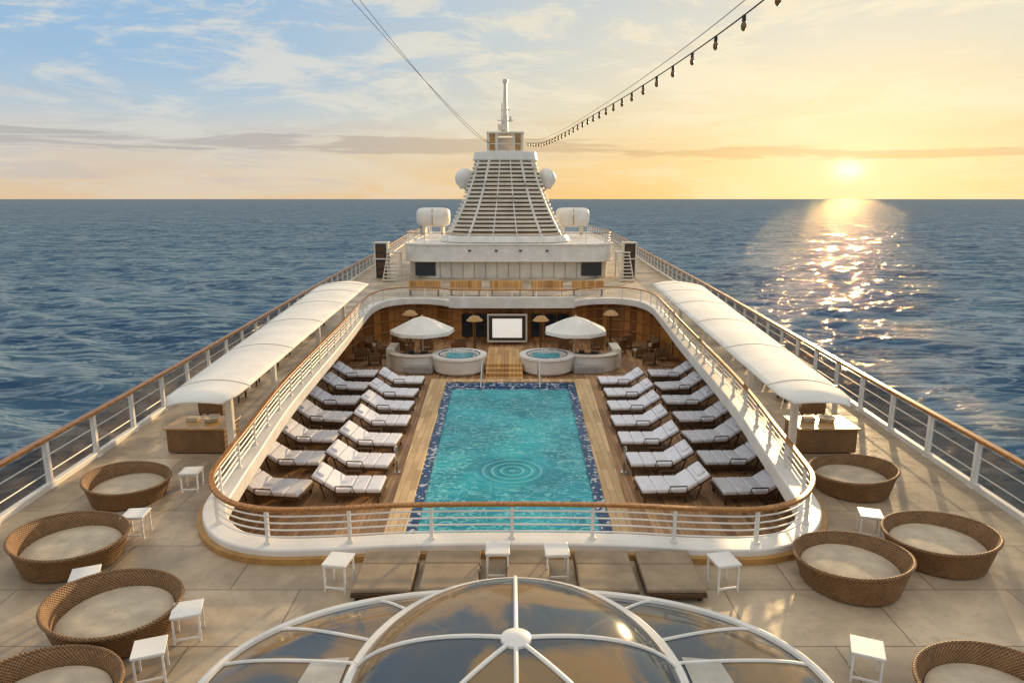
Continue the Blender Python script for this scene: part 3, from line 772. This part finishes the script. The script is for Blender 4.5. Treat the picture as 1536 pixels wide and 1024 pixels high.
# ---------------------------------------------------------------- world
wd=bpy.data.worlds.new('World'); bpy.context.scene.world=wd; wd.use_nodes=True
nt=wd.node_tree; bg=nt.nodes['Background']
sky=nd(nt,'ShaderNodeTexSky'); sky.sky_type='NISHITA'; sky.sun_disc=False; sky.sun_elevation=R(SEL); sky.sun_rotation=R(SAZ)
tc=nd(nt,'ShaderNodeTexCoord').outputs['Generated']
sp=nd(nt,'ShaderNodeSeparateXYZ'); nt.links.new(tc,sp.inputs[0])
x,y,z=sp.outputs
azm=mth(nt,'ARCTAN2',x,y)
ds=mth(nt,'SUBTRACT',azm,R(SAZ)); da=mth(nt,'ABSOLUTE',ds)
el=mth(nt,'ABSOLUTE',z)
cb=nd(nt,'ShaderNodeCombineXYZ'); nt.links.new(mth(nt,'MULTIPLY',azm,3.2),cb.inputs[0]); nt.links.new(mth(nt,'MULTIPLY',el,12),cb.inputs[1])
cl=noise(nt,cb.outputs[0],1.7,10,.66,.5)
cb2=nd(nt,'ShaderNodeCombineXYZ'); nt.links.new(mth(nt,'MULTIPLY',azm,2.6),cb2.inputs[0]); nt.links.new(mth(nt,'MULTIPLY',el,48),cb2.inputs[1]); cb2.inputs[2].default_value=3.3
st=noise(nt,cb2.outputs[0],1.3,10,.66,.7)
cb3=nd(nt,'ShaderNodeCombineXYZ'); nt.links.new(mth(nt,'MULTIPLY',azm,3),cb3.inputs[0]); nt.links.new(mth(nt,'MULTIPLY',el,30),cb3.inputs[1]); cb3.inputs[2].default_value=8.1
st2=noise(nt,cb3.outputs[0],1.6,10,.66,.6)
def ramp(v,stops):
    n=nd(nt,'ShaderNodeValToRGB'); nt.links.new(v,n.inputs[0]); e=n.color_ramp.elements
    while len(e)<len(stops): e.new(.5)
    for i,(p,c) in enumerate(stops): e[i].position=p; e[i].color=(*c,1)
    return n.outputs[0]
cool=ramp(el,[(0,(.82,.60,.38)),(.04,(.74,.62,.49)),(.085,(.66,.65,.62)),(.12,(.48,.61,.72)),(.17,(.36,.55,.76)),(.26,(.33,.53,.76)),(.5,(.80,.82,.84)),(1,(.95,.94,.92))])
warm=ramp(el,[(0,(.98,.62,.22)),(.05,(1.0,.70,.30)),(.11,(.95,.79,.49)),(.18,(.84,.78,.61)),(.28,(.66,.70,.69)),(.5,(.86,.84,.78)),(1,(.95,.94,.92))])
f=smooth(nt,da,.1,.95,1,0)
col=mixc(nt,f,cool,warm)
cream=mixc(nt,f,(.78,.76,.70),(1.0,.88,.63))
clf=mth(nt,'MULTIPLY',smooth(nt,cl,.45,.60),smooth(nt,el,.07,.13,.35,.75))
col=mixc(nt,clf,col,cream)
low=mth(nt,'MULTIPLY',smooth(nt,st2,.5,.62),mth(nt,'MULTIPLY',smooth(nt,el,.0,.03),smooth(nt,el,.10,.14,1,.25)))
col=mixc(nt,mth(nt,'MULTIPLY',low,.35),col,mixc(nt,f,(.52,.52,.56),(.90,.62,.32)))
cen=smooth(nt,azm,-.1,.75,.072,.050)
cen=mth(nt,'ADD',cen,mth(nt,'MULTIPLY',mth(nt,'SUBTRACT',noise(nt,cb.outputs[0],.8,4),.5),.022))
wid=smooth(nt,azm,-.2,.6,.0160,.0090)
dz=mth(nt,'DIVIDE',mth(nt,'SUBTRACT',el,cen),wid)
gauss=mth(nt,'EXPONENT',mth(nt,'MULTIPLY',mth(nt,'MULTIPLY',dz,dz),-1))
sf=smooth(nt,mth(nt,'ADD',gauss,mth(nt,'MULTIPLY',mth(nt,'SUBTRACT',st,.5),3.6)),.62,.95,0,.62)
sf=mth(nt,'MULTIPLY',sf,smooth(nt,gauss,.03,.4))
grey=mixc(nt,f,(.42,.40,.42),(.70,.46,.21))
col=mixc(nt,sf,col,grey)
gd=mth(nt,'ADD',mth(nt,'POWER',da,2),mth(nt,'POWER',mth(nt,'MULTIPLY',mth(nt,'SUBTRACT',el,.036),1.5),2))
g1=mth(nt,'EXPONENT',mth(nt,'MULTIPLY',gd,-32)); g2=mth(nt,'EXPONENT',mth(nt,'MULTIPLY',gd,-3000))
veil=mth(nt,'SUBTRACT',1,mth(nt,'MULTIPLY',sf,1.0))
col=mixc(nt,mth(nt,'MULTIPLY',mth(nt,'MULTIPLY',g1,veil),.75),col,(1.1,.88,.52))
ad=mixc(nt,mth(nt,'MULTIPLY',g2,veil),(0,0,0),(.7,.62,.45))
col=mixc(nt,1,col,ad,'ADD')
ns=mixc(nt,1,sky.outputs[0],(.05,.05,.05),'MULTIPLY')
col=mixc(nt,.08,col,ns)
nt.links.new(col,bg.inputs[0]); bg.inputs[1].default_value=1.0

sl=bpy.data.lights.new('sun','SUN'); sl.energy=4.6; sl.angle=R(.9); sl.color=(1,.68,.34)
so=bpy.data.objects.new('sun',sl); C.objects.link(so)
d=Vector((math.sin(R(SAZ))*math.cos(R(SEL)),math.cos(R(SAZ))*math.cos(R(SEL)),math.sin(R(SEL))))
so.rotation_euler=d.to_track_quat('Z','Y').to_euler(); so.location=(20,60,40)

cam=bpy.data.cameras.new('camera'); co=bpy.data.objects.new('camera',cam); C.objects.link(co)
cam.lens=24; cam.sensor_width=36; cam.clip_end=60000; cam.clip_start=.1
co.location=(0,0,6.5); co.rotation_euler=(R(90-11.8),0,0)
sc=bpy.context.scene; sc.camera=co
sc.view_settings.view_transform='Standard'; sc.view_settings.look='None'; sc.view_settings.exposure=0
